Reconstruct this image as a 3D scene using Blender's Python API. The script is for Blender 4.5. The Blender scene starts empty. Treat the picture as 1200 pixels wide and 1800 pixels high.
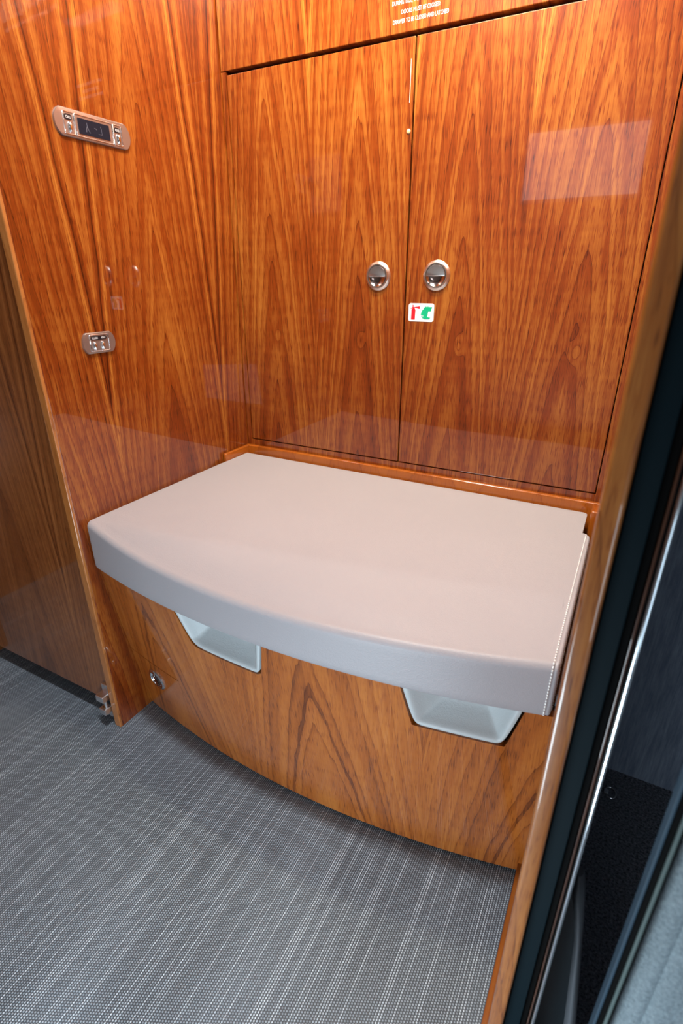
import bpy, bmesh, math, random
from mathutils import Vector, Matrix
random.seed(4)
C = bpy.context.scene.collection
PI = math.pi
S = 0.86            # metres per survey unit
OX, OY = 0.9267, 1.159   # survey origin (below the lens) -> room corner
def P(x, y, z): return Vector(((x + OX) * S, (y - OY) * S, z * S))
XL, XR, YB = -0.9267, -0.0018, 1.159

# ------------------------------------------------------------------ camera
cam = bpy.data.objects.new('camera', bpy.data.cameras.new('camera')); C.objects.link(cam)
yaw, pit, rol = math.radians(28.2994), math.radians(24.053), math.radians(-0.1)
fwd = Vector((-math.sin(yaw) * math.cos(pit), math.cos(yaw) * math.cos(pit), -math.sin(pit)))
rgt = Vector((math.cos(yaw), math.sin(yaw), 0)); up = rgt.cross(fwd)
r2 = rgt * math.cos(rol) + up * math.sin(rol); u2 = up * math.cos(rol) - rgt * math.sin(rol)
M = Matrix((r2, u2, -fwd)).transposed().to_4x4(); M.translation = P(0, 0, 1)
cam.matrix_world = M
cam.data.sensor_fit = 'VERTICAL'; cam.data.sensor_height = 36; cam.data.lens = 927.03 / 1800 * 36
cam.data.clip_start = 0.01
cam.data.dof.use_dof = True; cam.data.dof.focus_distance = 0.98; cam.data.dof.aperture_fstop = 7
bpy.context.scene.camera = cam

# ------------------------------------------------------------------ light and exposure
vs = bpy.context.scene.view_settings
vs.view_transform = 'Standard'; vs.look = 'None'; vs.gamma = 1; vs.use_curve_mapping = False; vs.exposure = 0.0
w = bpy.data.worlds.new('world'); bpy.context.scene.world = w; w.use_nodes = True
w.node_tree.nodes['Background'].inputs[0].default_value = (0.55, 0.70, 0.85, 1)
w.node_tree.nodes['Background'].inputs[1].default_value = 0.08
def area(name, loc, target, sx, sy, power, col):
    l = bpy.data.lights.new(name, 'AREA'); l.shape = 'RECTANGLE'; l.size = sx * S; l.size_y = sy * S
    l.energy = power; l.color = col
    o = bpy.data.objects.new(name, l); C.objects.link(o); o.location = P(*loc)
    o.rotation_euler = (P(*target) - P(*loc)).to_track_quat('-Z', 'Y').to_euler()
    return o
area('cabinet_washer_light', (-0.40, 0.74, 1.90), (-0.40, 1.159, 1.74), 0.40, 0.08, 27.0, (1.0, 0.90, 0.68))
area('ceiling_lamp_light', (-0.40, 0.385, 1.975), (-0.40, 0.42, 0.0), 0.36, 0.08, 16.0, (0.95, 0.97, 1.0))
area('low_cool_fill', (-0.30, -0.17, 0.15), (-0.40, 0.6, 0.55), 0.50, 0.24, 5.4, (0.74, 0.90, 1.0))  # added cool fill low behind the lens, for the lid front; no fixture
area('side_cool_fill', (0.50, -0.64, 0.24), (-0.30, 0.5, 0.35), 0.75, 0.42, 4.0, (0.66, 0.85, 1.0))  # weaker wide fill, added to even out the cool light; no opening there
area('cabin_window_light', (-0.38, -0.712, 1.472), (-0.38, 0.6, 1.45), 0.50, 0.27, 0.55, (0.95, 0.96, 1.0))

# ------------------------------------------------------------------ materials
class NT:
    def __init__(s, name):
        s.m = bpy.data.materials.new(name); s.m.use_nodes = True
        s.t = s.m.node_tree; s.b = s.t.nodes['Principled BSDF']
    def n(s, k, **kw):
        q = s.t.nodes.new(k)
        for a, v in kw.items(): setattr(q, a, v)
        return q
    def l(s, a, b): s.t.links.new(a, b)
    def put(s, v, sock):
        if isinstance(v, (int, float)): sock.default_value = v
        elif isinstance(v, tuple): sock.default_value = v
        else: s.l(v, sock)
    def ma(s, op, a, b=None, c=None, clamp=False):
        q = s.n('ShaderNodeMath', operation=op); q.use_clamp = clamp
        s.put(a, q.inputs[0])
        if b is not None: s.put(b, q.inputs[1])
        if c is not None: s.put(c, q.inputs[2])
        return q.outputs[0]
    def vec(s, x, y, z):
        q = s.n('ShaderNodeCombineXYZ'); s.put(x, q.inputs[0]); s.put(y, q.inputs[1]); s.put(z, q.inputs[2]); return q.outputs[0]
    def noise(s, v, scale=1, detail=2, rough=.5):
        q = s.n('ShaderNodeTexNoise'); s.put(v, q.inputs['Vector']); q.inputs['Scale'].default_value = scale
        q.inputs['Detail'].default_value = detail; q.inputs['Roughness'].default_value = rough; return q.outputs[0]
    def ramp(s, f, stops):
        q = s.n('ShaderNodeValToRGB'); e = q.color_ramp.elements
        while len(e) < len(stops): e.new(0.5)
        for i, (p, c) in enumerate(stops):
            e[i].position = p; e[i].color = c if len(c) == 4 else (*c, 1)
        s.put(f, q.inputs[0]); return q.outputs[0]
    def mix(s, f, a, b, blend='MIX'):
        q = s.n('ShaderNodeMix', data_type='RGBA', blend_type=blend)
        s.put(f, q.inputs[0]); s.put(a, q.inputs[6]); s.put(b, q.inputs[7]); return q.outputs[2]
    def set(s, **kw):
        for k, v in kw.items(): s.b.inputs[k.replace('_', ' ')].default_value = v
        return s
def xyz(nt):
    g = nt.n('ShaderNodeNewGeometry'); q = nt.n('ShaderNodeSeparateXYZ'); nt.l(g.outputs['Position'], q.inputs[0]); 
    return g.outputs['Position'], q.outputs[0], q.outputs[1], q.outputs[2]
def plain(name, col, rough=.5, metal=0, coat=0, coatr=.05, spec=.5):
    nt = NT(name); nt.b.inputs['Base Color'].default_value = (*col, 1); nt.set(Roughness=rough, Metallic=metal, Coat_Weight=coat, Coat_Roughness=coatr)
    nt.b.inputs['Specular IOR Level'].default_value = spec
    return nt.m

def wood(name, axis='x', tip=1.0, period=0.212, off=0.0, light=(.45, .168, .026), mid=(.195, .034, .0035), dark=(.048, .0062, .0010),
         zoff=0.0, rough=.30, arch=1.0, coat=1.0, knots=True, bandf=5.2, chat=.15):
    nt = NT(name); pos, X, Y, Z = xyz(nt); ma = nt.ma
    u = {'x': X, 'y': Y, 'z': X, 'xy': ma('ADD', X, Y)}[axis]
    v = Z
    u = ma('MULTIPLY', u, 1 / S); v = ma('ADD', ma('MULTIPLY', v, 1 / S), zoff)
    big = nt.noise(nt.vec(ma('MULTIPLY', u, 5), ma('MULTIPLY', v, 1.6), 3.1), 1, 2)
    uw = ma('ADD', u, ma('MULTIPLY', ma('SUBTRACT', big, .5), .03))
    k = ma('DIVIDE', ma('ADD', uw, off), period)
    leaf = ma('FLOOR', k); du = ma('MULTIPLY', ma('SUBTRACT', ma('FRACT', k), .5), period)
    # tiny wobble of the ring lines
    wob = nt.noise(nt.vec(ma('MULTIPLY', u, 42), ma('MULTIPLY', v, 7), 0.7), 1, 3)
    ad = ma('POWER', ma('ADD', ma('MULTIPLY', du, du), .00002), .5)
    h = ma('ADD', ma('MULTIPLY', ad, 5.6 * arch), ma('MULTIPLY', ma('MULTIPLY', du, du), 40 * arch))
    g = ma('ADD', ma('ADD', v, h), ma('MULTIPLY', wob, .10))
    g = ma('ADD', g, ma('MULTIPLY', leaf, .035))
    if knots:
        kd = ma('ADD', ma('POWER', ma('DIVIDE', ma('SUBTRACT', du, .006), .011), 2), ma('POWER', ma('DIVIDE', ma('SUBTRACT', v, .862), .022), 2))
        ke = ma('POWER', 2.718, ma('MULTIPLY', kd, -1.0))
        g = ma('ADD', g, ma('MULTIPLY', ke, .22))
    w1 = nt.n('ShaderNodeTexNoise', noise_dimensions='1D'); w1.inputs['Scale'].default_value = bandf; w1.inputs['Detail'].default_value = 1.0
    nt.put(g, w1.inputs['W']); band = w1.outputs[0]
    # ring lines: saw-tooth, dark at one side
    saw = ma('FRACT', ma('ADD', ma('MULTIPLY', g, 5.2), ma('MULTIPLY', band, 3.0)))
    line = ma('POWER', saw, 8.0)
    # fibres and pores
    fib = nt.noise(nt.vec(ma('MULTIPLY', u, 430), ma('MULTIPLY', v, 11), leaf), 1, 3, .65)
    por = nt.noise(nt.vec(ma('MULTIPLY', u, 520), ma('MULTIPLY', v, 34), 5.0), 1, 1, .5)
    porm = ma('MULTIPLY', ma('SUBTRACT', por, .56, clamp=True), 6, clamp=True)
    fig = nt.noise(nt.vec(ma('MULTIPLY', u, 14), ma('MULTIPLY', v, 60), 9.0), 1, 2)
    strp = nt.noise(nt.vec(ma('MULTIPLY', u, 26), ma('MULTIPLY', v, .8), 2.0), 1, 2)
    f = ma('ADD', ma('MULTIPLY', ma('SUBTRACT', fib, .5), .62), .54)
    f = ma('ADD', f, ma('MULTIPLY', ma('SUBTRACT', band, .5), .80))
    f = ma('ADD', f, ma('MULTIPLY', ma('SUBTRACT', strp, .5), .28))
    mot = nt.noise(nt.vec(ma('MULTIPLY', u, 6), ma('MULTIPLY', v, 3.2), 7.0), 1, 3)
    f = ma('ADD', f, ma('MULTIPLY', ma('SUBTRACT', mot, .5), .55))
    f = ma('ADD', f, ma('MULTIPLY', ma('SUBTRACT', fig, .5), chat))
    f = ma('SUBTRACT', f, ma('MULTIPLY', line, .40))
    f = ma('SUBTRACT', f, ma('MULTIPLY', porm, .32), clamp=True)
    col = nt.ramp(f, [(0.0, dark), (.45, mid), (1.0, light)])
    nt.l(col, nt.b.inputs['Base Color'])
    nt.set(Roughness=rough, Coat_Weight=coat, Coat_Roughness=.025, Coat_IOR=1.5)
    nt.b.inputs['Specular IOR Level'].default_value = .25
    return nt.m

def floor_mat():
    nt = NT('woven_vinyl'); pos, X, Y, Z = xyz(nt); ma = nt.ma
    cw, rl = 0.0035, 0.0033
    cx = ma('DIVIDE', X, cw); ci = ma('FLOOR', cx); cf = ma('SUBTRACT', ma('FRACT', cx), .5)
    wn = nt.n('ShaderNodeTexWhiteNoise', noise_dimensions='1D'); nt.put(ci, wn.inputs['W']); rc = wn.outputs[0]
    ry = ma('ADD', ma('DIVIDE', Y, rl), ma('MULTIPLY', ma('MODULO', ci, 2), .5)); ri = ma('FLOOR', ry); rf = ma('SUBTRACT', ma('FRACT', ry), .5)
    d = ma('ADD', ma('POWER', ma('MULTIPLY', cf, 2.3), 2), ma('POWER', ma('MULTIPLY', rf, 2.1), 2))
    thr = ma('SUBTRACT', 1.0, d, clamp=True)
    wn2 = nt.n('ShaderNodeTexWhiteNoise', noise_dimensions='2D'); nt.l(nt.vec(ci, ri, 0), wn2.inputs['Vector'])
    band = nt.noise(nt.vec(ma('MULTIPLY', X, 26), ma('MULTIPLY', Y, .6), 0), 1, 2)
    big = nt.noise(nt.vec(ma('MULTIPLY', X, 7), ma('MULTIPLY', Y, 3), 4), 1, 3)
    brk = nt.noise(nt.vec(ma('MULTIPLY', ci, 1.7), ma('MULTIPLY', Y, 16), 8), 1, 1)
    pick = ma('MULTIPLY', ma('SUBTRACT', ma('ADD', rc, ma('MULTIPLY', ma('SUBTRACT', band, .5), .5)), .56), 6, clamp=True)
    line = ma('SUBTRACT', 1.0, ma('ADD', ma('POWER', ma('MULTIPLY', cf, 3.4), 2), ma('POWER', ma('MULTIPLY', rf, 2.3), 4)), clamp=True)
    wv = ma('MULTIPLY', ma('MULTIPLY', line, pick), ma('ADD', .25, ma('MULTIPLY', brk, .95)))
    f = ma('MULTIPLY', thr, ma('ADD', .17, ma('ADD', ma('MULTIPLY', wn2.outputs[0], .10), ma('MULTIPLY', rc, .08))))
    f = ma('MAXIMUM', f, ma('MULTIPLY', wv, .80))
    f = ma('ADD', f, ma('ADD', .01, ma('MULTIPLY', ma('SUBTRACT', big, .5), .10)), clamp=True)
    col = nt.ramp(f, [(0, (.035, .043, .052)), (.22, (.27, .325, .375)), (.6, (.58, .66, .73)), (1, (.88, .96, 1.0))])
    nt.l(col, nt.b.inputs['Base Color']); nt.set(Roughness=.42)
    bp = nt.n('ShaderNodeBump'); bp.inputs['Strength'].default_value = .5; bp.inputs['Distance'].default_value = .0008
    nt.put(thr, bp.inputs['Height']); nt.l(bp.outputs[0], nt.b.inputs['Normal'])
    return nt.m
def leather(name, col):
    nt = NT(name); pos, X, Y, Z = xyz(nt)
    v = nt.n('ShaderNodeTexVoronoi'); v.inputs['Scale'].default_value = 620; nt.l(pos, v.inputs['Vector'])
    n2 = nt.noise(pos, 260, 3); st = nt.noise(pos, 5, 3)
    bp = nt.n('ShaderNodeBump'); bp.inputs['Strength'].default_value = .22; bp.inputs['Distance'].default_value = .0006
    nt.put(nt.ma('ADD', v.outputs[0], n2), bp.inputs['Height']); nt.l(bp.outputs[0], nt.b.inputs['Normal'])
    c = nt.ramp(st, [(.3, tuple(q * .96 for q in col)), (.7, col)]); nt.l(c, nt.b.inputs['Base Color'])
    nt.set(Roughness=.48); return nt.m
def fuzzy(name, a, b, sc, rough=.9, stretch=(1, 1, 1), bump=.6):
    nt = NT(name); pos, X, Y, Z = xyz(nt)
    v = nt.vec(nt.ma('MULTIPLY', X, stretch[0]), nt.ma('MULTIPLY', Y, stretch[1]), nt.ma('MULTIPLY', Z, stretch[2]))
    n = nt.noise(v, sc, 4, .7); nt.l(nt.ramp(n, [(.32, a), (.68, b)]), nt.b.inputs['Base Color'])
    bp = nt.n('ShaderNodeBump'); bp.inputs['Strength'].default_value = bump; bp.inputs['Distance'].default_value = .002
    nt.put(n, bp.inputs['Height']); nt.l(bp.outputs[0], nt.b.inputs['Normal']); nt.set(Roughness=rough); nt.b.inputs['Specular IOR Level'].default_value = .2
    return nt.m

W_BACK = wood('walnut_back', 'x', off=0.005, period=.2335)
W_LEFT = wood('walnut_left', 'y', off=0.09, knots=False, period=.34, zoff=.31, arch=.8)
W_SIDE = wood('walnut_right', 'xy', knots=False, zoff=.2, light=(.50, .19, .042), mid=(.29, .085, .014), dark=(.10, .022, .004))
W_FRONT = wood('walnut_bench', 'x', off=.05, period=.40, zoff=.12, arch=.5, knots=False, light=(.60, .205, .036), mid=(.38, .098, .013), dark=(.12, .025, .004), bandf=6)
W_DOOR = wood('walnut_door', 'x', off=.1, period=.31, knots=False, zoff=.5, light=(.34, .125, .036), mid=(.18, .054, .013), dark=(.062, .016, .004))
W_TRIM = wood('walnut_trim', 'z', knots=False, light=(.50, .20, .055), mid=(.38, .13, .03), dark=(.22, .065, .013), arch=.4)
W_RAIL = wood('cherry_rail', 'z', knots=False, light=(.42, .125, .012), mid=(.33, .080, .007), dark=(.20, .040, .004), arch=.2, chat=.1)
VINYL = floor_mat()
LEATHER = leather('pale_leather', (.350, .325, .340)); LEATHER2 = leather('grey_leather', (.50, .53, .54))
THREAD = plain('thread', (.9, .9, .88), .7)
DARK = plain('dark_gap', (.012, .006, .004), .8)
BLACK = plain('black_rubber', (.003, .003, .003), .7, spec=.05)
TEAL = plain('teal_black_plastic', (.0016, .0075, .011), .6, spec=.08)
CHROME = plain('chrome', (.80, .84, .88), .10, 1)
SATIN = plain('satin_nickel', (.74, .69, .66), .30, 1)
NICKEL = plain('polished_nickel', (.42, .36, .34), .12, 1)
BRONZE = plain('bronze_plate', (.40, .36, .34), .36, .85)
STEEL = plain('steel_hinge', (.80, .80, .82), .28, 1)
GLASS = plain('screen_glass', (.008, .012, .022), .35, spec=.2)
GREYL = plain('screen_mark', (.10, .10, .13), .5)
LBL = plain('label_black', (.008, .008, .012), .35)
WHITE = plain('label_white', (.85, .85, .85), .5)
RED = plain('sticker_red', (.80, .005, .015), .45)
GREEN = plain('sticker_green', (.0, .36, .16), .45)
CEIL = plain('ceiling_cream', (.72, .66, .60), .6)
IVORY = plain('bulkhead_grey', (.20, .19, .18), .5)
CLOSET = fuzzy('slate_felt', (.17, .19, .245), (.32, .35, .42), 18, stretch=(9, 9, .8))
CARPET = fuzzy('black_carpet', (.012, .013, .016), (.36, .36, .39), 260, bump=1.0)
FABRIC = fuzzy('blue_grey_fabric', (.17, .21, .235), (.32, .38, .41), 420, bump=.8)
GREYP = plain('grey_green_post', (.10, .135, .13), .6, spec=.15)
RUBBER = plain('grey_rubber', (.16, .17, .19), .35)
CLEAR = plain('clear_bumper', (.75, .50, .25), .1, coat=1)

# ------------------------------------------------------------------ mesh helpers
def link(name, bm, mat, parent=None, origin=None, smooth=False, mats=None):
    """bm is in survey units; becomes ONE mesh object with its origin at 'origin' (survey units)"""
    bmesh.ops.recalc_face_normals(bm, faces=bm.faces)
    for v in bm.verts: v.co = P(*v.co)
    if origin is None:
        n = max(1, len(bm.verts))
        xs = [v.co for v in bm.verts]
        o = Vector((sum(c.x for c in xs) / n, sum(c.y for c in xs) / n, min(c.z for c in xs)))
    else: o = P(*origin)
    base = o.copy()
    for v in bm.verts: v.co -= base
    me = bpy.data.meshes.new(name); bm.to_mesh(me); bm.free()
    for m in (mats or [mat]): me.materials.append(m)
    if smooth is not False:
        for f in me.polygons: f.use_smooth = True
        if smooth is not True: me.set_sharp_from_angle(angle=math.radians(smooth))
    ob = bpy.data.objects.new(name, me); C.objects.link(ob)
    ob.location = base
    if parent is not None:
        ob.parent = parent; ob.location = base - wloc(parent)
    return ob
def wloc(o):
    v = Vector(o.location); p = o.parent
    while p is not None: v += Vector(p.location); p = p.parent
    return v
def thing(name, label, cat, at, group=None):
    o = bpy.data.objects.new(name, None); C.objects.link(o); o.location = P(*at); o.empty_display_size = .05
    o['label'] = label; o['category'] = cat
    if group: o['group'] = group
    return o
def tag(o, label, cat, group=None):
    o['label'] = label; o['category'] = cat
    if group: o['group'] = group
    return o
def struct(o, label=None):
    o['kind'] = 'structure'
    if label: o['label'] = label
    return o
def bx(x0, x1, y0, y1, z0, z1, bev=0, seg=2, bm=None):
    bm = bm or bmesh.new()
    n0 = len(bm.verts)
    r = bmesh.ops.create_cube(bm, size=1)
    for v in r['verts']:
        v.co = ((x0 + x1) / 2 + v.co.x * (x1 - x0), (y0 + y1) / 2 + v.co.y * (y1 - y0), (z0 + z1) / 2 + v.co.z * (z1 - z0))
    if bev:
        es = set()
        for v in r['verts']: es.update(v.link_edges)
        bmesh.ops.bevel(bm, geom=list(es), offset=bev, segments=seg, affect='EDGES', profile=.5)
    return bm
def lathe(prof, M4, n=48, bm=None, mi=0):
    """prof: list of (r, h) around local Z; M4 maps local to survey space"""
    bm = bm or bmesh.new(); rings = []
    for r, h in prof:
        if r < 1e-6: rings.append([bm.verts.new(M4 @ Vector((0, 0, h)))])
        else: rings.append([bm.verts.new(M4 @ Vector((r * math.cos(2 * PI * i / n), r * math.sin(2 * PI * i / n), h))) for i in range(n)])
    for a, b in zip(rings, rings[1:]):
        for i in range(n):
            j = (i + 1) % n
            q = [a[i % len(a)], a[j % len(a)], b[j % len(b)], b[i % len(b)]]
            q2 = []
            for v in q:
                if v not in q2: q2.append(v)
            if len(q2) > 2:
                f = bm.faces.new(q2); f.material_index = mi
    return bm
def prism(pts, M4, d0, d1, bm=None, bev=0, mi=0):
    """extruded 2-D outline, local xy outline, z from d0 to d1"""
    bm = bm or bmesh.new()
    a = [bm.verts.new(M4 @ Vector((x, y, d0))) for x, y in pts]; b = [bm.verts.new(M4 @ Vector((x, y, d1))) for x, y in pts]
    fs = [bm.faces.new(a[::-1]), bm.faces.new(b)]
    for i in range(len(pts)):
        j = (i + 1) % len(pts); fs.append(bm.faces.new((a[i], a[j], b[j], b[i])))
    for f in fs: f.material_index = mi
    if bev:
        bmesh.ops.bevel(bm, geom=list(fs[1].edges), offset=bev, segments=3, affect='EDGES', profile=.5)
    return bm
def rrect(x0, x1, y0, y1, r, n=6):
    out = []
    for cx, cy, a0 in ((x1 - r, y1 - r, 0), (x0 + r, y1 - r, 90), (x0 + r, y0 + r, 180), (x1 - r, y0 + r, 270)):
        for i in range(n + 1):
            a = math.radians(a0 + 90 * i / n); out.append((cx + r * math.cos(a), cy + r * math.sin(a)))
    return out
def tube(pts, r, n=8, bm=None):
    bm = bm or bmesh.new(); pts = [Vector(p) for p in pts]; rings = []
    for i, p in enumerate(pts):
        t = (pts[min(i + 1, len(pts) - 1)] - pts[max(i - 1, 0)]).normalized()
        a = t.cross(Vector((0, 0, 1)));  a = t.cross(Vector((1, 0, 0))) if a.length < 1e-3 else a
        a.normalize(); b = t.cross(a)
        rings.append([bm.verts.new(p + (a * math.cos(2 * PI * k / n) + b * math.sin(2 * PI * k / n)) * r) for k in range(n)])
    for a, b in zip(rings, rings[1:]):
        for k in range(n): bm.faces.new((a[k], a[(k + 1) % n], b[(k + 1) % n], b[k]))
    bm.faces.new(rings[0][::-1]); bm.faces.new(rings[-1]); return bm
def frame(o, ux, uy):
    """matrix with local x=ux, y=uy, z=ux x uy, origin o (survey units)"""
    ux = Vector(ux).normalized(); uy = Vector(uy).normalized(); uz = ux.cross(uy)
    m = Matrix((ux, uy, uz)).transposed().to_4x4(); m.translation = Vector(o); return m
def text_mesh(name, body, M4, size, mat, parent, width=None, align='CENTER', depth=.0004):
    cu = bpy.data.curves.new(name, 'FONT'); cu.body = body; cu.size = 1; cu.align_x = align; cu.resolution_u = 3
    to = bpy.data.objects.new(name + '_tmp', cu); C.objects.link(to)
    bpy.context.view_layer.update()
    me = bpy.data.meshes.new_from_object(to.evaluated_get(bpy.context.evaluated_depsgraph_get()))
    bpy.data.objects.remove(to)
    bm = bmesh.new(); bm.from_mesh(me); bpy.data.meshes.remove(me)
    xs = [v.co.x for v in bm.verts]; wd = max(xs) - min(xs)
    sx = (width / wd) if width else size
    for v in bm.verts: v.co = M4 @ Vector((v.co.x * sx, v.co.y * size, depth))
    return link(name, bm, mat, parent)

# ------------------------------------------------------------------ setting
ZC = 2.02
struct(link('floor', bx(-1.75, .0338, -.70, 1.16, -.03, 0), VINYL))
struct(link('floor_closet', bx(.0338, .9, -.70, 1.02, -.03, 0.0), CARPET), 'black short pile carpet of the dark closet beside the doorway')
struct(link('ceiling', bx(-1.75, .9, -.72, 1.2, ZC, ZC + .03), CEIL))
struct(link('wall_back', bx(-1.75, .05, 1.205, 1.235, 0, ZC), W_BACK))
# left partition: veneered panel with rounded front edge
def vpanel(name, x0, x1, y0, y1, z0, z1, r, mat, round_front=True):
    pts = []
    n = 10
    for i in range(n + 1):
        a = math.radians(180 + 90 * i / n); pts.append((x0 + r + r * math.cos(a), y0 + r + r * math.sin(a)))
    for i in range(n + 1):
        a = math.radians(270 + 90 * i / n); pts.append((x1 - r + r * math.cos(a), y0 + r + r * math.sin(a)))
    pts += [(x1, y1), (x0, y1)]
    return link(name, prism(pts, frame((0, 0, 0), (1, 0, 0), (0, 1, 0)), z0, z1), mat, smooth=40)
struct(vpanel('wall_left', -.950, XL, .594, 1.205, 0, ZC, .0035, W_LEFT))
struct(vpanel('wall_right', XR, .0134, .355, 1.205, 0, ZC, .0034, W_SIDE))
struct(link('baseboard_right', bx(-.0105, XR, .37, .700, 0, .030, .001), W_BACK))
# shell around the lens, only seen in reflections
struct(link('wall_front', bx(-1.75, .9, -.75, -.72, 0, ZC), IVORY))
struct(link('wall_far_left', bx(-1.78, -1.75, -.72, 1.2, 0, ZC), W_LEFT))
struct(link('wall_closet_back', bx(.045, .93, 1.02, 1.05, 0, ZC), CLOSET), 'dark slate felt lining of the closet beside the doorway')
struct(link('wall_closet_side', bx(.9, .93, -.72, 1.02, 0, ZC), CLOSET))
struct(link('window_1', bx(-.64, -.12, -.7199, -.7165, 1.32, 1.62), plain('window_frame', (.7, .7, .68), .4)))

# oak edge trim on the left partition and door leaf beyond it
door = link('door_1', bx(-1.46, -.957, .600, .632, .055, ZC - .02, .003), W_DOOR); struct(door, 'dark glossy walnut door leaf left of the partition, gap below it')
struct(link('wall_side_left', bx(-1.52, -1.475, .55, .75, 0, ZC), W_DOOR))
struct(vpanel('trim_5', -.9462, XL + .0002, .5885, .5943, 0.001, ZC - .001, .0024, W_TRIM), 'golden wood edge strip closing the front of the left partition')
hg = thing('hinge', 'small steel block hinge at the foot of the dark door', 'hinge', (-.957, .588, .05))
b = bx(-.976, -.951, .574, .599, .075, .092, .0015); bx(-.968, -.9495, .590, .5995, .088, .118, .001, bm=b)
link('upper_block', b, STEEL, hg)
b = bx(-.970, -.949, .572, .5935, .040, .056, .0015); bx(-.962, -.9495, .590, .5995, .022, .050, .001, bm=b)
link('lower_block', b, STEEL, hg)
link('hinge_screw', lathe([(0, .0012), (.0045, .0012), (.005, 0), (.005, -.002)], frame((-.960, .583, .056), (1, 0, 0), (0, 1, 0)), 16), plain('brass', (.6, .4, .15), .25, 1), hg, smooth=40)
link('hinge_pin', lathe([(0, .083), (.004, .083), (.004, .036), (0, .036)], frame((-.955, .583, 0), (1, 0, 0), (0, 1, 0)), 16), STEEL, hg, smooth=40)

# ------------------------------------------------------------------ wall cabinet with two doors
ZB, ZT = .583, 1.411
DX = [(-.9095, -.4672), (-.4640, -.0185)]
cab = thing('wall_cabinet', 'glossy walnut cabinet with two tall doors above the padded bench', 'cabinet', (-.47, YB, .44))
link('carcass', bx(-.9245, -.0030, 1.178, 1.204, .44, ZT + .001), DARK, cab)
fr = bx(-.9245, -.9115, YB, 1.177, .44, ZT)
bx(-.0165, -.0030, YB, 1.177, .44, ZT, bm=fr); bx(-.9115, -.0165, YB, 1.177, .44, ZB - .0025, bm=fr)
link('face_frame', fr, W_BACK, cab)
KN = [(-.531, 1.001), (-.397, 1.002)]
for i, (a, b_) in enumerate(DX):
    d = link('door', bx(a, b_, YB, 1.1765, ZB, ZT - .0065, .0012, 2), W_BACK, cab)
    kx, kz = KN[i]
    m = frame((kx, YB, kz), (1, 0, 0), (0, 0, 1))  # local z points -Y (towards the room)
    R_ = .0295
    link('knob_ring', lathe([(R_, -.0005), (R_, .0015), (R_ - .002, .0035), (R_ - .0045, .0050), (.0238, .0080), (.0225, .0080), (.0215, .0060), (.0215, -.0005)], m, 64), SATIN, d, smooth=30)
    link('knob_bowl', lathe([(0, .0006), (.010, .0010), (.017, .0025), (.0213, .0058)], m, 48), NICKEL, d, smooth=True)
    # half moon push flap over the upper part of the bowl
    pts = []
    for k in range(25):
        a_ = math.radians(-4 + 188 * k / 24); pts.append((.0200 * math.cos(a_), .0200 * math.sin(a_)))
    link('knob_flap', prism(pts, m, .0040, .0088, bev=.0014), SATIN, d, smooth=35)
    if i == 0:
        link('door_bumper', lathe([(.0042, 0), (.0042, .0010), (.003, .0022), (0, .0027)], frame((-.4735, YB, 1.259), (1, 0, 0), (0, 0, 1)), 20), CLEAR, d, smooth=True)
        link('edge_strip', bx(-.4745, -.4735, YB - .0002, YB + .001, 1.305, 1.372), plain('pale_strip', (.85, .62, .45), .5), d)  # thin pale upright strip near the door's inner edge
    else:
        m = frame((-.4268, YB, .9285), (1, 0, 0), (0, 0, 1)); m2 = m
        st = link('safety_sticker', prism(rrect(-.0290, .0290, -.0185, .0185, .005), m, .0, .0006), WHITE, d)
        bm = bmesh.new()
        prism([(-.0225, -.0150), (-.0135, -.0150), (-.0130, .0050), (-.0145, .0075), (-.0160, .0085), (-.0195, .0085), (-.0215, .0070), (-.0222, .0040)], m2, .0005, .0010, bm)
        prism([(-.0193, .0080), (-.0165, .0080), (-.0165, .0108), (-.0193, .0108)], m2, .0005, .0010, bm)
        prism([(-.0165, .0090), (-.0100, .0085), (-.0035, .0072), (-.0030, .0130), (-.0100, .0118), (-.0165, .0108)], m2, .0005, .0010, bm)
        prism([(-.0245, .0080), (-.0235, .0070), (-.0190, .0100), (-.0188, .0116)], m2, .0005, .0010, bm)
        lathe([(.0014, .0005), (.0024, .0005), (.0024, .0010), (.0014, .0010)], m2 @ Matrix.Translation((-.0192, .0132, 0)), 16, bm)
        link('extinguisher_symbol', bm, RED, d)
        bm = bmesh.new()
        prism([(.0005, -.0060), (-.0003, -.0040), (.0004, .0000), (.0025, .0045), (.0055, .0075), (.0080, .0115), (.0095, .0125), (.0120, .0118), (.0150, .0125), (.0170, .0118),
               (.0250, .0115), (.0230, .0070), (.0225, .0030), (.0165, .0030), (.0158, -.0010), (.0155, -.0080), (.0172, -.0095), (.0215, -.0095), (.0205, -.0130),
               (.0085, -.0135), (.0060, -.0120), (.0035, -.0118), (.0038, -.0100), (.0005, -.0090), (.0010, -.0078), (.0060, -.0078), (.0058, -.0060)], m2, .0005, .0010, bm)
        link('hood_symbol', bm, GREEN, d)
uc = thing('overhead_cabinet', 'walnut overhead locker front with small white warning lettering', 'cabinet', (-.47, YB, ZT + .002))
link('front_panel', bx(-.9245, -.0030, YB, 1.204, ZT + .0015, ZC - .002, .0012), W_BACK, uc)
TXT = [('DURING TAXI, TAKEOFF AND LANDING', .112, 1.4535), ('DOORS MUST BE CLOSED.', .075, 1.4395), ('DRAWER TO BE CLOSED AND LATCHED', .107, 1.4265)]
for t_, wd, z in TXT:
    text_mesh('warning_lettering', t_, frame((-.4600, YB, z), (1, 0, 0), (0, 0, 1)), .0092, plain('lettering_grey', (.55, .55, .55), .6), uc, wd)

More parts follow.
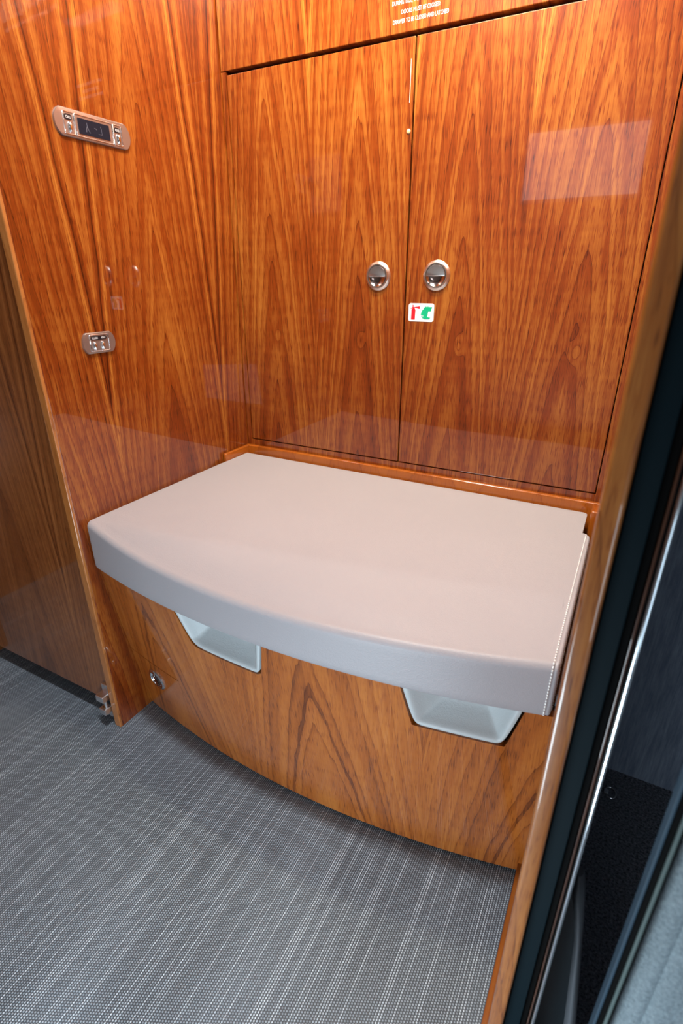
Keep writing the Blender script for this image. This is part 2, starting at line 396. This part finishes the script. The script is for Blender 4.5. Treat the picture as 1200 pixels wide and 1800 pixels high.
# ------------------------------------------------------------------ bench
bench = thing('toilet_bench', 'built-in walnut bench with a bowed front and pale padded lid', 'bench', (-.47, .75, 0))
XA, XB = XL + .0015, XR - .0015
def arc(x, end, mid):   # bowed plan line
    t = (x + .485) / .455
    return mid + (end - mid) * t * t
def front_y(x, z): return arc(x, .690, .637) - .150 * z
# scoop openings: (top x0, bottom x0, bottom x1, top x1, bottom z)
SC = [(-.678, -.645, -.478, -.462, .348), (-.219, -.200, -.060, -.040, .349)]
PT = .436
def top_of(x):
    for a, b_, c, d, zb in SC:
        if a < x < d:
            zl = PT + (zb - PT) * (x - a) / (b_ - a); zr = zb + (PT - zb) * (x - c) / (d - c); k = 110.0 if a < -.5 else 500.0
            return min(PT, math.log(math.exp(min(60, k * (zl - zb))) + math.exp(min(60, k * (zr - zb))) + 1) / k + zb)
    return PT
xs = set([XA, XB])
for k in range(81): xs.add(XA + (XB - XA) * k / 80)
for s_ in SC:
    for q in s_[:4]: xs.add(q)
    for k in range(1, 6):
        xs.add(s_[0] + (s_[1] - s_[0]) * k / 6); xs.add(s_[2] + (s_[3] - s_[2]) * k / 6)
xs = sorted(xs)
def sheet(xs, zlo, zhi, yf, thick, K=24):
    bm = bmesh.new(); F = []; B = []
    for x in xs:
        z0, z1 = zlo(x), zhi(x)
        F.append([bm.verts.new((x, yf(x, z0 + (z1 - z0) * k / K), z0 + (z1 - z0) * k / K)) for k in range(K + 1)])
        B.append([bm.verts.new((x, yf(x, z0 + (z1 - z0) * k / K) + thick, z0 + (z1 - z0) * k / K)) for k in range(K + 1)])
    for i in range(len(xs) - 1):
        for k in range(K):
            bm.faces.new((F[i][k], F[i + 1][k], F[i + 1][k + 1], F[i][k + 1])); bm.faces.new((B[i][k], B[i][k + 1], B[i + 1][k + 1], B[i + 1][k]))
        bm.faces.new((F[i][0], B[i][0], B[i + 1][0], F[i + 1][0])); bm.faces.new((F[i][K], F[i + 1][K], B[i + 1][K], B[i][K]))
    for q in (0, -1):
        for k in range(K): bm.faces.new((F[q][k], F[q][k + 1], B[q][k + 1], B[q][k]))
    return bm
DXR, DZ0 = -.742, .192      # little access door, lower left
# main front: right of the access door full height, above it only the upper part
def zlo_main(x): return DZ0 + .0022 if x < DXR else .006
xsm = sorted(set(xs) | {DXR - .00001, DXR + .0010})
xsm = [x for x in xsm if not (DXR < x < DXR + .0009)]
link('front_panel', sheet(xsm, zlo_main, top_of, front_y, .014), W_FRONT, bench, smooth=35)
xa = [x for x in xs if x < DXR - .001] + [DXR - .0006]
ad = link('access_door', sheet(xa, lambda x: .006, lambda x: DZ0, lambda x, z: front_y(x, z) + .0003, .014, 10), W_FRONT, bench, smooth=35)
lx, lz = -.840, .139
sl = (front_y(lx + .01, lz) - front_y(lx - .01, lz)) / .02
m = frame((lx, front_y(lx, lz), lz), (1, sl, 0), (0, -.150, 1))
link('latch_ring', lathe([(.0290, -.0005), (.0290, .0015), (.0255, .0038), (.0225, .0038), (.0210, .0015), (.0210, -.001)], m, 40), CHROME, ad, smooth=35)
b = lathe([(0, .0006), (.0208, .0006)], m, 40); prism(rrect(-.0035, .0035, -.019, .019, .003), m, .0006, .005, b, bev=.001)
link('latch_turn', b, NICKEL, ad, smooth=35)
# toe recess behind the front, dark
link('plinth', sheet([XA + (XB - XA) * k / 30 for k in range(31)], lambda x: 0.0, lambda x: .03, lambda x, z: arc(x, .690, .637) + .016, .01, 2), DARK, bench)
# leather-lined finger scoops
def outline(s_, x):
    """lower edge of the leather insert, inset from the wood, rounded corners"""
    a, b_, c, d, zb = s_; g_ = .0035; r = .016
    a += g_ ; d -= g_; b_ += g_ * .9; c -= g_ * .9; zb += g_
    n = 0
    # soft minimum of three lines
    zl = PT + (zb - PT) * (x - a) / (b_ - a); zr = zb + (PT - zb) * (x - c) / (d - c)
    k = 70.0
    return math.log(math.exp(k * (zl - zb) if k * (zl - zb) < 40 else 40) * 1 + math.exp(min(40, k * (zr - zb))) + 1) / k + zb
for s_ in SC:
    bm = bmesh.new(); a, d = s_[0] + .0045, s_[3] - .0045; cols = []
    N, K = 64, 36
    for i in range(N + 1):
        x = a + (d - a) * (0.5 - 0.5 * math.cos(PI * i / N)); zl = min(outline(s_, x), PT + .002); col = []
        for k in range(K + 1):
            t = (k / K) ** 1.3; z = zl + (PT + .012 - zl) * t
            # distance to the rim -> depth of the bowl
            dd = min(z - zl, (x - (s_[0] + .003 + max(0, (PT - z)) * (s_[1] - s_[0]) / (PT - s_[4]))) * .96, ((s_[3] - .003 - max(0, (PT - z)) * (s_[3] - s_[2]) / (PT - s_[4])) - x) * .96)
            dd = max(0, dd); q = min(1, dd / .050)
            y = front_y(x, z) + .0025 - .0045 * math.exp(-((dd - .007) / .007) ** 2) + .040 * (q * q * (3 - 2 * q))
            col.append(bm.verts.new((x, y, z)))
        # rim return into the panel
        col.insert(0, bm.verts.new((x, front_y(x, zl) + .013, zl)))
        cols.append(col)
    for A_, B_ in zip(cols, cols[1:]):
        for k in range(len(A_) - 1): bm.faces.new((A_[k], B_[k], B_[k + 1], A_[k + 1]))
    link('finger_scoop', bm, LEATHER2, bench, smooth=True)
# padded lid ---------------------------------------------------------------
LX0, LX1 = XL + .004, -.0078
ZLB, ZLT = .4385, .5475
def lid_front(x):
    y = arc(x, .617, .5565)
    if x < -.485: y = .5565 + (.6085 - .5565) * ((x + .485) / .437) ** 2
    return y
def lid_rear(x):
    if x > LX1 - .016: 
        t = (x - (LX1 - .016)) / .016; return 1.030 - .022 * (1 - math.sqrt(max(0, 1 - t * t)))
    if x < LX0 + .013:
        t = (LX0 + .013 - x) / .013; return 1.035 - .020 * t * t
    d_ = (LX1 - .016) - x
    if d_ < .010: return 1.126 + math.sqrt(max(0, .010 ** 2 - (.010 - d_) ** 2))
    return 1.136
xs = []
n = 70
for k in range(n + 1): xs.append(LX0 + .014 + (LX1 - .028 - LX0 - .014) * k / n)
xs += [LX1 - .016 - .010 * (1 - math.sin(PI / 2 * k / 8)) - .0001 for k in range(1, 9)]
left = [LX0 + .013 * (1 - math.cos(PI / 2 * k / 8)) for k in range(9)]
right = [LX1 - .0155 * (1 - math.sin(PI / 2 * k / 12)) for k in range(13)]
rr = .013
RE = .0075
def lid_profile(x):
    """closed (y,z) loop with a fixed number of points"""
    dl, dr = x - LX0, LX1 - x
    rl, rrr = .013, .006
    e = 0
    if dl < rl: e = rl - math.sqrt(max(0, rl * rl - (rl - dl) ** 2))
    if dr < rrr: e = rrr - math.sqrt(max(0, rrr * rrr - (rrr - dr) ** 2))
    gro = .0016 * math.exp(-((dr - .0055) / .0011) ** 2)   # seam groove beside the right edge
    yf, yr = lid_front(x) + e * .8 + gro, lid_rear(x) - e * .3
    zt, zb = ZLT - e - gro, ZLB + e * .6
    yc = .612 + (.774 - .612) * (x - LX0) / (LX1 - LX0)     # crease
    pts = []
    r = .012; rb = .007
    def top(y):
        s_ = max(0, yc - y); L = max(.02, yc - yf)
        k = 1 if s_ > .012 else s_ / .012
        fx = (x - LX0) / (LX1 - LX0); s2 = max(0, s_ - .006) if s_ > .012 else s_ * s_ / .024
        drop = s2 * (.50 - .38 * fx ** .5)
        return zt - drop
    ztf = top(yf)
    # front bottom rounding
    for k in range(5):
        a = PI / 2 * k / 4; pts.append((yf + rb - rb * math.sin(a), zb + rb - rb * math.cos(a)))
    lean = .004
    for k in range(1, 8): pts.append((yf + lean * k / 8 * 0, zb + rb + (ztf - r - zb - rb) * k / 8))
    for k in range(9):
        a = PI / 2 * k / 8; pts.append((yf + r - r * math.cos(a), ztf - r + r * math.sin(a)))
    y0 = yf + r; N1 = 44
    for k in range(1, N1 + 1):
        y = y0 + (yr - .008 - y0) * (k / N1)
        z = top(y)
        if k < 4: z = z + (ztf - top(y0)) * (1 - k / 4)
        pts.append((y, z))
    for k in range(1, 5):
        a = PI / 2 * k / 4; pts.append((yr - .008 + .008 * math.sin(a), zt - .008 + .008 * math.cos(a)))
    pts.append((yr, zb + .004)); pts.append((yr - .004, zb))
    return pts
bm = bmesh.new(); cols = [[bm.verts.new((x, y, z)) for y, z in lid_profile(x)] for x in left + xs + right]
for A_, B_ in zip(cols, cols[1:]):
    L_ = len(A_)
    for k in range(L_):
        j = (k + 1) % L_; bm.faces.new((A_[k], A_[j], B_[j], B_[k]))
for c_ in (cols[0], cols[-1]): bm.faces.new(c_)
lid = link('lid', bm, LEATHER, bench, smooth=50)
# stitching beside the right edge (top, then down the front) and along the left end
bm = bmesh.new()
def dash(p, q, r=.0010):
    p, q = Vector(p), Vector(q); tube([p, (p + q) / 2, q], r, 5, bm)
xst = LX1 - .0085
prof = lid_profile(xst); 
path = [Vector((xst, y, z)) for y, z in prof[:-6]]
def walk(path, step, duty, off, lift=.0002):
    acc = 0; seg = []
    L_ = [0]
    for a, b_ in zip(path, path[1:]): L_.append(L_[-1] + (b_ - a).length)
    def at(s_):
        for i in range(len(path) - 1):
            if L_[i + 1] >= s_:
                return path[i].lerp(path[i + 1], (s_ - L_[i]) / max(1e-9, L_[i + 1] - L_[i]))
        return path[-1]
    s_ = .006
    while s_ + step < L_[-1]:
        dash(at(s_) + off, at(s_ + step * duty) + off); s_ += step
walk(path, .0052, .55, Vector((0, -.0002, .0002)))
p2 = [Vector((LX1 - .0003, y + (.006 if k < 22 else 0), z - (.0065 if k > 12 else 0))) for k, (y, z) in enumerate(lid_profile(LX1)[:-6])]
walk(p2, .0052, .5, Vector((.0001, 0, 0)))
p3 = [Vector((LX0 + .0015, y, z)) for y, z in lid_profile(LX0 + .0015)[:-6]]
walk(p3, .0052, .5, Vector((0, -.0001, .0001)))
link('stitching', bm, THREAD, lid)['kind'] = 'stuff'
# raised cherry rail round the back of the lid
def railbox(x0, x1, y0, y1, z0, z1): return bx(x0, x1, y0, y1, z0, z1, .0035, 3)
link('back_rail', railbox(XL + .001, XR - .001, 1.145, YB - .0005, .441, .566), W_RAIL, bench, smooth=40)
link('side_rail', railbox(XL + .001, XL + .0125, 1.046, 1.146, .441, .566), W_RAIL, bench, smooth=40)
link('side_rail', railbox(-.0175, XR - .001, 1.096, 1.146, .441, .566), W_RAIL, bench, smooth=40)
# seat deck below the lid
link('seat_deck', bx(XA + .002, XB - .002, .660, 1.14, .415, .437), W_RAIL, bench)

# ------------------------------------------------------------------ control panels on the left partition
def lw(y, z, d=0): return frame((XL + d, y, z), (0, 1, 0), (0, 0, 1))   # local z -> +X
def stadium(L_, H, sag, n=14):
    """plate with bowed ends"""
    out = []
    R_ = ((H / 2) ** 2 + sag ** 2) / (2 * sag); a0 = math.asin(min(1, H / 2 / R_))
    for k in range(n + 1):
        a = -a0 + 2 * a0 * k / n; out.append((L_ / 2 - R_ + R_ * math.cos(a), R_ * math.sin(a)))
    for k in range(n + 1):
        a = PI - a0 + 2 * a0 * k / n; out.append((-L_ / 2 + R_ + R_ * math.cos(a), R_ * math.sin(a)))
    return out
def plate(L_, H, sag, m, parent):
    bm = prism(stadium(L_, H, sag), m, 0, .0045, bev=.0014)
    return link('face_plate', bm, BRONZE, parent, smooth=35)
def btn(y, z, m, parent):
    mm = m @ Matrix.Translation((y, z, .0045))
    link('push_button', lathe([(.0062, -.001), (.0062, .0008), (.0050, .0032), (.0030, .0044), (0, .0048)], mm @ Matrix.Diagonal((.62, 1.35, 1, 1)), 24), CHROME, parent, smooth=True)
def trimring(x0, x1, y0, y1, m, parent, nm='bezel'):
    bm = bmesh.new(); pts = rrect(x0, x1, y0, y1, .0018, 4) ; c3 = [m @ Vector((x, y, .0048)) for x, y in pts]
    c3.append(c3[0]); c3.append(c3[1]); tube(c3, .0009, 6, bm); return link(nm, bm, CHROME, parent, smooth=True)
def lab(x0, x1, y0, y1, m, parent, words):
    link('button_label', prism(rrect(x0, x1, y0, y1, (y1 - y0) * .45), m, .0046, .0054), LBL, parent)
    for wd, cx, wdt in words:
        text_mesh('label_lettering', wd, m @ Matrix.Translation((cx, y0 + (y1 - y0) * .25, .0056)), .0055, WHITE, parent, wdt)
cp = thing('control_panel', 'long bronze control panel with dark display on the left wall, above the switch plate', 'control panel', (XL, .791, 1.240))
m = lw(.791, 1.240); plate(.158, .0415, .013, m, cp)
link('display', prism(rrect(-.034, .031, -.0125, .0105, .0006), m, .0046, .0056), GLASS, cp)
bm = bmesh.new()
for p_ in ([(-.017, .006), (-.0165, .001), (-.0150, -.004), (-.0120, -.0085)], [(-.0165, .0005), (-.0185, -.003), (-.0195, -.008)], [(.012, .0055), (.013, .001), (.0130, -.007), (.006, -.007)], [(-.0015, .001), (.003, -.001)]):
    tube([m @ Vector((x, y, .0057)) for x, y in p_], .0006, 5, bm)
link('display_symbols', bm, GREYL, cp)
lab(-.0600, -.0455, .0035, .0120, m, cp, [('CALL', -.0527, .0100)]); btn(-.0515, -.0065, m, cp); trimring(-.062, -.0420, -.0165, .0150, m, cp)
trimring(-.0395, .0385, -.0165, .0150, m, cp)
lab(.0425, .0560, .0030, .0110, m, cp, [('READ', .0492, .0095)]); btn(.0500, -.0065, m, cp); trimring(.0410, .0585, -.0165, .0150, m, cp)
cp = thing('switch_plate', 'short bronze plate with two push buttons, lower one on the left wall', 'switch', (XL, .7215, .8835))
m = lw(.7215, .8835); plate(.074, .0385, .010, m, cp)
lab(-.0190, .0170, .0055, .0125, m, cp, [('FLUSH', -.0105, .0130), ('VENT', .0090, .0105)])
btn(-.0120, -.0055, m, cp); btn(.0060, -.0055, m, cp); trimring(-.0215, .0215, -.0150, .0150, m, cp)

# ------------------------------------------------------------------ ceiling lamp housing
cl = thing('ceiling_lamp', 'slim flat ceiling lamp in front of the bench', 'lamp', (-.40, .33, ZC - .005))
link('lamp_housing', bx(-.62, -.18, .32, .45, ZC - .035, ZC - .001, .003), plain('lamp_white', (.8, .8, .8), .4), cl)
cl = thing('wall_washer_lamp', 'narrow lamp strip on the ceiling close to the cabinet', 'lamp', (-.40, .74, ZC - .005))
link('lamp_housing', bx(-.62, -.18, .66, .735, 1.87, ZC - .001, .003), plain('lamp_body', (.3, .3, .3), .4), cl)

# ------------------------------------------------------------------ doorway edge right of the partition
struct(link('trim_1', bx(.0145, .0300, .366, .95, 0, ZC - .001, .0008), TEAL), 'blue black slab edge beside the wooden partition end')
struct(link('trim_2', bx(.0302, .0362, .372, .95, 0, ZC - .001, .0008), BLACK))
struct(link('trim_3', bx(.0364, .0382, .366, .95, 0, ZC - .001, .0004), wood('brown_strip', 'z', knots=False, light=(.12, .04, .015), mid=(.07, .022, .008), dark=(.03, .01, .004))))
rail = link('door_rail', lathe([(0, 0), (.0020, 0), (.0020, ZC - .002), (0, ZC - .002)], frame((.0412, .360, 0), (1, 0, 0), (0, 1, 0)), 24), CHROME, smooth=40)
tag(rail, 'thin polished chrome upright rail beside the dark doorway slab', 'rail')
struct(link('trim_4', bx(.0384, .0430, .368, 1.02, 0, ZC - .001), BLACK))

post = thing('window_post', 'grey green upright post with dark seals beside the blue grey fabric', 'post', (.078, .300, 0))
def slab(nm, r0, r1, y, mat, parent, dep=.02, bev=.001, z1=ZC - .002):
    return link(nm, bx(r0 * y, r1 * y, y, y + dep, 0.0, z1, bev), mat, parent)
slab('outer_seal', .2536, .2605, .300, plain('blue_seal', (.03, .06, .09), .5, spec=.2), post, .012, .0005)
slab('seal_groove', .2605, .2760, .302, BLACK, post, .012, .0004)
slab('post_face', .2760, .2850, .300, GREYP, post, .016, .0012)
slab('inner_seal', .2850, .2876, .301, BLACK, post, .012, .0003)
# soft upholstered partition with a thick rolled edge
bm = bmesh.new(); rows = []
fx0, fy = .2880 * .300, .300
for k in range(60):
    z = (ZC - .01) * k / 59; row = []
    for i in range(41):
        t = i / 40; x = fx0 + .26 * t ** 1.6
        d = x - fx0; roll = .016 * (1 - math.exp(-d / .007))
        crease = .004 * math.exp(-((d - .020) / .003) ** 2)
        row.append(bm.verts.new((x, fy + .016 - roll + crease + .012 * min(1, max(0, d - .02) / .05), z)))
    row.append(bm.verts.new((fx0 + .26, fy + .05, z))); row.append(bm.verts.new((fx0, fy + .05, z)))
    rows.append(row)
for A_, B_ in zip(rows, rows[1:]):
    for i in range(len(A_)):
        j = (i + 1) % len(A_); bm.faces.new((A_[i], A_[j], B_[j], B_[i]))
bm.faces.new(rows[0]); bm.faces.new(rows[-1])
tag(link('fabric_partition', bm, FABRIC, smooth=60), 'blue grey wool upholstered panel at the lower right corner', 'panel')
# grey rubber skirt curling up behind the chrome rail
Lp = [(.0482, .4103), (.0564, .3776), (.0644, .3326), (.0710, .2600), (.0795, .1685), (.085, .08), (.088, 0.0)]
Rp = [(.0535, .4500), (.0604, .4201), (.0683, .3676), (.0780, .2904), (.0913, .1825), (.098, .09), (.102, 0.0)]
def ip(T, z):
    for a, b_ in zip(T, T[1:]):
        if a[1] >= z >= b_[1]: return a[0] + (b_[0] - a[0]) * (a[1] - z) / (a[1] - b_[1])
    return T[0][0] if z > T[0][1] else T[-1][0]
bm = bmesh.new(); rows = []
for k in range(40):
    z = .44 * (1 - k / 39); l_ = ip(Lp, z) if z < .41 else .0482; r_ = ip(Rp, z); row = []
    for i in range(13):
        t = i / 12; row.append(bm.verts.new((l_ + (r_ - l_) * t, .42 - .006 * math.sin(PI * t), z)))
    row.append(bm.verts.new((r_, .425, z))); row.append(bm.verts.new((l_, .425, z))); rows.append(row)
for A_, B_ in zip(rows, rows[1:]):
    for i in range(len(A_)):
        j = (i + 1) % len(A_); bm.faces.new((A_[i], A_[j], B_[j], B_[i]))
bm.faces.new(rows[0]); bm.faces.new(rows[-1])
tag(link('rubber_skirt', bm, RUBBER, smooth=50), 'grey rubber skirt curling out behind the foot of the chrome rail', 'seal')
bm = prism([(.0432, 0), (.090, 0), (.0810, .1685), (.0725, .2600), (.0655, .3326), (.0575, .3776), (.0470, .4250), (.0432, .43)], frame((0, .428, 0), (1, 0, 0), (0, 0, 1)), -.004, 0)
tag(link('kick_plate', bm, plain('kick_black', (.018, .026, .032), .35)), 'dark smooth plate between chrome rail and grey rubber skirt', 'plate')
# ring pull lying on the carpet
bm = bmesh.new(); tube([(.1318 + .0105 * math.cos(a * PI / 12), .952 + .014 * math.sin(a * PI / 12), .003) for a in range(-9, 12)], .0012, 6, bm)
bx(.119, .128, .946, .958, 0, .004, .0008, bm=bm)
tag(link('tie_down_ring', bm, SATIN, smooth=40), 'small bright tie down ring lying on the black carpet', 'ring')
